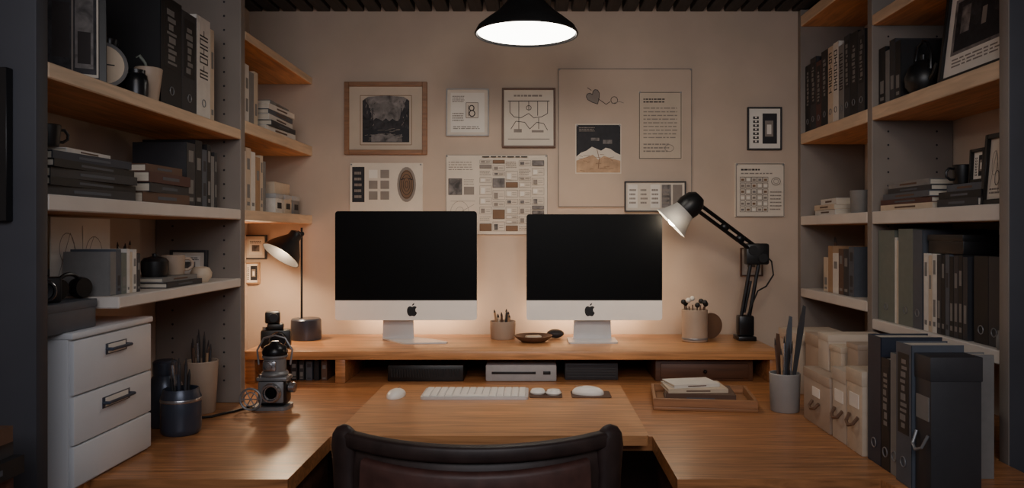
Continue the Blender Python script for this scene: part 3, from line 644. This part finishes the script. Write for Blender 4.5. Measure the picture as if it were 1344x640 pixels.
# right desk cup
CX = .858
cup('pen_cup', 'plain grey pen cup on the right desk beside the beige file box', 'pen cup', (CX, 2.60, .7505), .048, .052, .13, 'lightmetal')
pens(CX, 2.60, .759, .042, .13, 7, .225, ['c_black','steel','c_charcoal','c_brown','c_tan'], 'thin pen standing in the plain grey cup on right desk', 'pens in the plain grey cup')
for i, (dx, ln) in enumerate(((.13,.35),(.05,.31),(-.06,.25))):
    mb = MB().prism([(-.004,0),(.004,0),(.006,.12),(.0115,ln*.75),(.009,ln),(0,ln*1.01),(-.009,ln*.8),(-.006,.12)], -.003, .003)
    o = solo(mb, 'brush', ['c_charcoal','c_slate','c_brown'][i], ['longest charcoal flat brush in the plain grey cup','mid length slate flat brush in the plain grey cup','shortest brown flat brush leaning left in the plain grey cup'][i], 'brush', (CX+.003+.012*(1-i), 2.605+.012*(i-1), .760))
    o.rotation_euler = (0, math.atan(dx), .15*i)
# keyboard
kb = thing('keyboard', 'white keyboard with rows of square keys on the pale wooden slab', 'keyboard', (-.205, 2.72, TZ+.0005))
kw, kd = .375, .165
MB().prism(rr(-kw/2, kw/2, -kd/2, kd/2, .012), 0, .009, 'xy').build('base', 'alu', kb)
kme = None; n = 14
for r_ in range(6):
    y0 = -kd/2+.008+r_*.0252
    xs = [(-kw/2+.008+i*.0257, 1) for i in range(n)]
    if r_ == 0: xs = [xs[0], xs[1], xs[2], xs[3]]+[(xs[4][0], 4.86)]+xs[9:]
    for x0, wk in xs:
        if kme is None or wk != 1:
            k = MB().box(0, .0225+.0257*(round(wk)-1), 0, .0215, 0, .0045, .0018, seg=1).build('key', 'whiteplastic', kb)
            if wk == 1: kme = k.data
        else:
            k = bpy.data.objects.new('key', kme); C.objects.link(k); k.parent = kb
        k.location = (x0, y0, .009)
def mouse(loc, rz, label, sc=1):
    t = thing('computer_mouse', label, 'mouse', loc, rz)
    mb = MB(); prof = [(math.cos(R(a)), math.sin(R(a))) for a in range(0, 91, 15)]
    rings = [[mb.v((.031*sc*q*math.cos(2*PI*i/28)*(1+.06*math.sin(2*PI*i/28)), .055*sc*q*math.sin(2*PI*i/28), .005+.023*sc*z)) for i in range(28)] for q, z in prof[:-1]]
    base = [mb.v((.030*sc*math.cos(2*PI*i/28), .054*sc*math.sin(2*PI*i/28), 0)) for i in range(28)]
    rings = [base]+rings
    for a, b in zip(rings, rings[1:]):
        for i in range(28): mb.face([a[i], a[(i+1) % 28], b[(i+1) % 28], b[i]])
    mb.face(rings[-1]); mb.face(base)
    mb.build('shell', 'whiteplastic', t)
    MB().box(-.0012, .0012, .008, .046, .0255*sc, .0268*sc).build('groove', 'grey', t)
    return t
mouse((-.485, 2.69, TZ+.0005), -.15, 'white mouse lying alone left of the keyboard')
solo(MB().prism(rr(-.058, .058, -.052, .052, .008), 0, .004, 'xy'), 'mouse_pad', 'c_brown', 'small dark pad with two white puck-like items right of keyboard', 'pad', (.044, 2.72, TZ+.0005))
for i in range(2):
    solo(MB().lathe([(0,0),(.024,0),(.028,.006),(.022,.016),(0,.02)], n=24), 'puck', 'whiteplastic', ['left white rounded puck on the small dark pad','right white rounded puck on the small dark pad'][i], 'puck', (.016+.056*i, 2.722-.012*i, TZ+.0047))
solo(MB().prism(rr(-.07, .07, -.052, .052, .008), 0, .003, 'xy'), 'mouse_pad', 'c_brown', 'small brown mat beneath the white mouse on the right of slab', 'pad', (.205, 2.72, TZ+.0005))
mouse((.195, 2.72, TZ+.0037), 1.35, 'white mouse on brown mat right of the keyboard', 1.05)
# books and tray right
t = thing('wooden_tray', 'flat open wooden tray on right of desk with pale books in it', 'tray', (.60, 2.72, .7505), -.12)
MB().box(-.175, .175, -.135, .135, 0, .012, .002).build('base', 'traywood', t)
mb = MB()
for b in ((-.175,.175,-.135,-.123),(-.175,.175,.123,.135),(-.175,-.163,-.123,.123),(.163,.175,-.123,.123)): mb.box(*b, .012, .040, .0015, seg=1)
mb.build('rim', 'traywood', t)
flat(.24, .17, .034, 'brown', (.59, 2.725, .7631), -.12, 'thick brown book lying in the open wooden tray under the pale books')
flat(.21, .15, .014, 'cream', (.575, 2.735, .7976), .02, 'cream book lying between the brown book and the top book')
flat(.17, .12, .012, 'white', (.565, 2.74, .8121), .2, 'small white book lying topmost on the wooden tray pile')
# under riser
t = thing('wooden_case', 'dark wooden case with one drawer under the right of the raised shelf', 'case', (.70, 3.25, .7505))
MB().box(-.2, .2, -.13, .13, 0, .088, .003).build('body', 'darkwood', t)
dr = MB().box(-.18, .18, -.138, -.13, .012, .074, .003).build('drawer', 'darkwood', t)
MB().ball((0,-.148,.042), .008).build('knob', 'blackmetal', dr)
t = thing('set_top_box', 'pale grey flat device with slot under the raised shelf between monitors', 'device', (-.05, 3.20, .7505))
MB().box(-.145, .145, -.09, .09, 0, .068, .006).build('body', 'c_silver', t)
MB().box(-.12, .06, -.092, -.089, .03, .04, .001).box(.09, .12, -.092, -.089, .028, .042, .001).build('slot', 'black', t)
t = thing('amplifier', 'black flat device with ribbed front under left part of the raised shelf', 'device', (-.44, 3.20, .7505))
mb = MB().box(-.155, .155, -.09, .09, 0, .066, .004)
for i in range(26): mb.box(-.14+.011*i, -.134+.011*i, -.093, -.089, .018, .052)
mb.build('body', 'black', t)
t = thing('amplifier', 'dark box with ribbed front under the raised shelf below right monitor', 'device', (.24, 3.23, .7505))
mb = MB().box(-.11, .11, -.09, .09, 0, .07, .004)
for i in range(5): mb.box(-.1, .1, -.093, -.089, .012+.011*i, .018+.011*i)
mb.build('body', 'c_charcoal', t)
for i, (w, col) in enumerate(((.028,'black'),(.022,'charcoal'),(.026,'slate'),(.02,'black'),(.024,'brown'))):
    book(w, .086-.004*(i % 3), .13, col, (-.985+.031*i, 3.2, .7505), 0, f'small {col} book, {ORD[i]} from left in row under the raised shelf', 'small books under the raised shelf')
# left shelves ornaments
def d_dark(a):
    a.rect(.04,.04,.96,.96,7); a.rect(.55,.1,.9,.9,8); a.rect(.6,.15,.85,.5,1); a.rect(.12,.2,.45,.8,1); a.line([(.5,.05),(.5,.95)],.004,2)
picture(.15, .27, (-1.15, 1.90, 1.7255), .55, 'black framed picture leaning at the near end of the top left shelf', d_dark, 'black', fw=.018, lean=.08)
t = thing('table_clock', 'round pale table clock on top left shelf next to black framed picture', 'clock', (-1.135, 2.005, 1.7255), .75)
MB().box(-.03, .03, -.016, .016, 0, .014, .003).build('foot', 'blackmetal', t)
MB().lathe([(0,-.014),(.056,-.014),(.06,-.008),(.06,.012),(.056,.014),(0,.014)], (0,0,.072), 32, (0,-1,0)).build('case', 'greymetal', t)
fc = MB().lathe([(0,.0142),(.05,.0142),(.05,.0152),(0,.0152)], (0,0,.072), 32, (0,-1,0)).build('face', 'c_cream', t)
MB().box(-.0015, .0015, -.0165, -.0153, .072, .108).box(0, .026, -.0165, -.0153, .0705, .0735).build('hands', 'black', fc)
solo(MB().lathe([(0,0),(.034,0),(.04,.02),(.04,.1),(.028,.13),(.02,.15),(.024,.17),(0,.172)], n=24), 'jar', 'blackmetal', 'tall dark metal jar on the top left shelf beside clock', 'jar', (-1.185, 2.13, 1.7255))
solo(MB().lathe([(0,0),(.028,0),(.030,.04),(.026,.06),(.022,.064),(.022,.074),(0,.076)], n=24), 'jar', 'blackmetal', 'short dark metal jar at front of the top left shelf', 'jar', (-1.082, 2.078, 1.7255))
t = thing('plant_pot', 'beige pot with a tiny curled sprout at front of top left shelf', 'pot', (-1.088, 2.154, 1.7255))
MB().lathe(cup_prof(.026, .037, .095), n=32).build('pot', 'ceramic', t)
MB().lathe([(0,.082),(.0325,.082),(.0325,.086),(0,.088)], n=24).build('soil', 'c_brown', t)
MB().tube([(0,0,.085),(-.006,-.008,.11),(-.018,-.014,.128),(-.026,-.018,.122)], [.003,.004,.005,.002]).build('sprout', 'c_sage', t)
cup('mug', 'black mug resting on dark book stack by near left panel', 'mug', (-1.12, 1.76, 1.5565), .022, .026, .05, 'black', .0035, 1.2)
cup('mug', 'beige mug standing on flat books of the lower left shelf', 'mug', (-1.12, 2.37, zt+.0005), .032, .034, .06, 'ceramic', .0045, .6)
solo(MB().lathe([(0,0),(.034,0),(.038,.02),(.038,.045),(.03,.055),(.008,.06),(.008,.068),(0,.068)], n=24), 'pot', 'black', 'small black lidded pot on flat books next to the beige mug', 'pot', (-1.125, 2.265, zt+.0005))
solo(MB().lathe([(0,0),(.02,.0),(.032,.015),(.034,.03),(.026,.046),(.016,.05),(.013,.046),(0,.045)], n=24), 'bowl', 'c_cream', 'little cream round pot at the far end of lower left shelf', 'pot', (-1.09, 2.50, 1.1955))
cup('pen_cup', 'small brown cup of pencils at the back of lower left shelf', 'pen cup', (-1.25, 2.32, 1.1955), .03, .032, .08, 'brown')
pens(-1.25, 2.32, 1.204, .026, .08, 5, .13, ['c_tan','c_charcoal','steel'], 'pencil standing in the small brown cup on lower left shelf', 'pencils in the small brown cup', name='pencil', cat='pencil')
def d_sketch(a):
    a.ring(.25,.6,.12,.2,.002,2); a.line([(.1,.2),(.3,.8),(.5,.3),(.7,.75)],.002,2); a.ring(.7,.5,.15,.25,.002,2); a.text(.1,.08,.9,.2,2,2); a.line([(.5,.9),(.5,.1)],.002,2); a.ring(.42,.35,.1,.12,.002,1)
picture(.27, .2, (-1.222, 2.06, 1.1958), PI/2, 'pale sketch sheet standing behind small notebooks of lower left shelf', d_sketch, None, lean=0, cat='paper', name='paper_sheet', paper='white')
picture(.13, .1, (-1.22, 2.705, 1.1955), 0, 'small framed print leaning on the divider at lower left shelf', d_small, 'c_charcoal', fw=.008, lean=.05)
for i in range(3):
    yy = 3.24+.115*i
    t = thing('index_box', ['pale index box nearest the books on far left shelf above lamp','middle pale index box on far left shelf above lamp','pale index box nearest the back wall on far left shelf'][i], 'box', (-1.14, yy, 1.4405), PI/2)
    MB().box(-.05, .05, -.06, .06, 0, .075, .003).build('body', ['c_white','c_cream','c_grey'][i], t)
    MB().box(-.052, .052, -.062, .062, .062, .082, .002).build('lid', 'c_silver', t)
    MB().box(-.025, .025, -.0615, -.06, .02, .045).build('label_plate', 'ink', t)
solo(MB().box(-.1,.1,-.05,.05,0,.05,.003), 'storage_box', 'c_cream', 'long cream box lying across the pale index boxes', 'box', (-1.14, 3.31, 1.523), PI/2)
# right shelves ornaments
t = thing('teapot', 'round black pot with handle on the top right shelf', 'teapot', (1.315, 2.57, 1.8205), -PI/2)
MB().lathe([(0,0),(.035,0),(.055,.03),(.058,.06),(.045,.095),(.028,.108),(.026,.115),(.008,.12),(.01,.135),(0,.14)], n=28).build('body', 'black', t)
MB().tube([(-.048,0,.08),(-.05,0,.13),(-.03,0,.17),(0,0,.182),(.03,0,.17),(.05,0,.13),(.048,0,.08)], .005).build('handle', 'blackmetal', t)
MB().tube([(.05,0,.045),(.075,0,.06),(.088,0,.09)], [.013,.01,.007]).build('spout', 'black', t)
def d_big(a):
    a.rect(.03,.06,.97,.95,0); a.rect(.08,.26,.92,.94,8); a.rect(.12,.3,.88,.9,7); a.poly([(.12,.3),(.12,.5),(.3,.62),(.45,.52),(.62,.66),(.88,.5),(.88,.3)],6)
    a.rect(.2,.5,.34,.82,8); a.rect(.5,.46,.7,.8,6); a.text(.12,.1,.88,.22,3,2); a.rect(.53,.5,.6,.7,2)
picture(.37, .29, (1.30, 2.235, 1.8205), -PI/2, 'large framed picture with wide white mount leaning at near end of the top right shelf', d_big, 'black', fw=.016, lean=.12, paper='white')
picture(.075, .10, (1.33, 2.26, z3+.0005), -PI/2, 'small dark framed portrait standing on books of middle right shelf', d_bw, 'black', fw=.009, lean=.05)
picture(.13, .20, (1.30, 2.12, 1.4355), -PI/2, 'black framed line drawing at the near end of middle right shelf', d_sketch, 'black', fw=.014, lean=.08)
cup('mug', 'black mug on the short stack of the middle right shelf', 'mug', (1.32, 2.345, z3+.0005), .025, .028, .06, 'black', .004, PI)
solo(MB().box(-.1,.1,-.075,.075,0,.055,.003).box(-.102,.102,-.077,.077,.04,.06,.002), 'storage_box', 'black', 'black lidded box lying on top of the thin book row, right shelf', 'box', (1.35, 2.36, 1.2912), -PI/2)
cup('cup', 'pale cup in front of books on the middle far right shelf', 'cup', (1.31, 3.03, 1.4355), .044, .048, .09, 'c_grey')
for i in range(4):
    pen(1.36, 3.40+.012*i, 1.1005, -.1+.05*i, .1*(i-1.5), .24, .0025, 'c_brown', 'thin twig standing left of the books on lower right corner shelf', 'twigs on the lower shelf in the right back corner', name='twig', cat='twig')
solo(MB().lathe([(0,0),(.013,0),(.016,.006),(.016,.036),(.012,.042),(.012,.052),(0,.053)], n=20), 'jar', 'c_grey', 'tiny grey jar at the front edge of right shelf near end', 'jar', (1.268, 2.058, 1.0405))
# left edge
t = thing('side_stand', 'dark stand at the left edge of the view carrying books', 'stand', (-1.09, 1.35, 0))
MB().box(-.12, .12, -.11, .11, .78, .80, .003).build('top', 'darkwood', t)
for sx in (-1, 1):
    for sy in (-1, 1): MB().box(sx*.1-.015, sx*.1+.015, sy*.08-.015, sy*.08+.015, 0, .78).build('leg', 'darkwood', t)
stack(-1.065, 1.36, .8005, PI/2, [(.2,.16,.03,'black'),(.2,.16,.034,'charcoal'),(.19,.15,.03,'maroon'),(.2,.16,.034,'black'),(.19,.15,.03,'charcoal'),(.18,.14,.03,'brown')], 'of stack on dark stand at left edge', 'books on the dark stand')
picture(.16, .32, (-1.172, 1.5995, 1.38), 0, 'dark framed panel hung on the near end of the left bookcase', lambda a: a.rect(.05,.05,.95,.95,6), 'black', fw=.02, paper='ink')
solo(MB().tube([(-.972,2.665,.7545),(-.99,2.63,.7545),(-1.01,2.575,.7545),(-1.035,2.54,.7545),(-1.055,2.50,.7545),(-1.09,2.485,.7545),(-1.12,2.495,.7545)], .0042), 'cable', 'cable', 'thin black cable trailing left on the desk from the chrome machine', 'cable')

# ------------------------------------------------------------------ chair
t = thing('office_chair', 'dark brown leather chair with curved wraparound back pushed toward the desk', 'chair', (-.125, 1.86, 0))
t.scale = (1, 1, .988)
def ell(dr, z0, z1, n=14, p=.55):
    out = []
    for i in range(n):
        a = 2*PI*i/n; c, s = math.cos(a), math.sin(a)
        out.append((dr*math.copysign(abs(c)**p, c), (z0+z1)/2+(z1-z0)/2*math.copysign(abs(s)**p, s)))
    return out
MB().arc(ell(.018, .896, .932, 18), .5, R(-36), R(36), .235, dip=.010).build('top_rail', 'chairblack', t, ang=60)
MB().arc(ell(.018, .53, .880, 20, .35), .504, R(-28.5), R(28.5), .235, dip=.012).build('back_cushion', 'leather', t, ang=60)
MB().arc(ell(.010, .53, .900, 12, .35), .492, R(-33), R(33), .235, dip=.010).build('back_shell', 'chairblack', t, ang=60)
for s in (-1, 1):
    a = R(36)*s; x, y = .5*math.sin(a), .235-.5*math.cos(a)
    mb = MB(); mb.T = Matrix.Translation((x, y, 0)) @ Matrix.Rotation(a, 4, 'Z') @ Matrix.Diagonal((1.3, .8, 1, 1))
    mb.tube([(-s*.03,.0,.44),(-s*.014,0,.6),(-s*.004,0,.75),(0,0,.84),(0,0,.895),(-s*.002,0,.918),(-s*.005,0,.930),(-s*.008,0,.937),(-s*.01,0,.9395)], [.020,.023,.024,.024,.028,.027,.022,.013,.004], 20)
    mb.build('post', 'chairblack', t, ang=60)
    MB().tube([(x,y,.68),(x*1.02,y+.12,.69),(x*1.0,y+.26,.68),(x*.97,y+.3,.62),(x*.93,y+.3,.46)], .02, 12).build('armrest', 'chairblack', t, ang=60)
MB().prism(rr(-.25, .25, -.22, .24, .07, 6), .40, .49, 'xy').build('seat', 'leather', t)
MB().lathe([(0,.12),(.03,.12),(.03,.36),(.12,.385),(.12,.40),(0,.40)], n=20).build('pedestal', 'blackmetal', t)
for i in range(5):
    a = 2*PI*i/5+.3
    lg = MB().tube([(0,0,.13),(.15*math.cos(a),.15*math.sin(a),.1),(.27*math.cos(a),.27*math.sin(a),.065)], [.028,.022,.016], 8).build('leg', 'blackmetal', t)
    MB().lathe([(0,-.014),(.028,-.014),(.03,0),(.028,.014),(0,.014)], (.27*math.cos(a), .27*math.sin(a), .03), 16, (-math.sin(a), math.cos(a), 0)).build('caster', 'black', lg)

# ------------------------------------------------------------------ lights
def light(kind, loc, e, col, **k):
    d = bpy.data.lights.new('lamp_or_fill_light', kind); d.energy = e; d.color = col
    rot = k.pop('rot', None); aim = k.pop('aim', None)
    for a, v in k.items(): setattr(d, a, v)
    o = bpy.data.objects.new('lamp_or_fill_light', d); C.objects.link(o); o.location = loc
    if rot: o.rotation_euler = rot
    if aim: o.rotation_euler = (Vector(aim)-Vector(loc)).to_track_quat('-Z', 'Y').to_euler()
    return o
light('POINT', l1, 8.5, (1,.73,.46), shadow_soft_size=.03)
for x in (-.56, .25, ):
    light('AREA', (x, 3.47, .96), 1.9, (1,.73,.48), shape='RECTANGLE', size=.5, size_y=.03, rot=(R(115), 0, 0))  # added warm fill hidden behind each monitor to brighten the wall
# added warm fill spots, without fixtures, brightening the monitors and the wall
for x, e in ((-.45, 50), (.55, 68)):
    light('SPOT', (x, .9, 2.36), e, (1,.86,.71), shadow_soft_size=.22, spot_size=R(64), spot_blend=1.0, aim=(x*.75, 3.5, 1.34))
light('AREA', (0, -.4, 2.2), 32, (.95,.94,.99), shape='RECTANGLE', size=1.8, size_y=1.0, rot=(R(66), 0, 0))  # added cool front fill behind the viewer, not tied to any lamp
w = bpy.data.worlds.new('World'); bpy.context.scene.world = w; w.use_nodes = True
w.node_tree.nodes['Background'].inputs['Color'].default_value = (.65,.7,.85,1)
w.node_tree.nodes['Background'].inputs['Strength'].default_value = .08

cam = bpy.data.cameras.new('Camera'); co = bpy.data.objects.new('Camera', cam); C.objects.link(co)
co.location = (0, 0, CZ); co.rotation_euler = (PI/2, 0, 0)
cam.sensor_width = 36; cam.lens = 1000*36/1344; cam.shift_x = -28/1344; cam.shift_y = -14/1344; cam.clip_start = .05
bpy.context.scene.camera = co
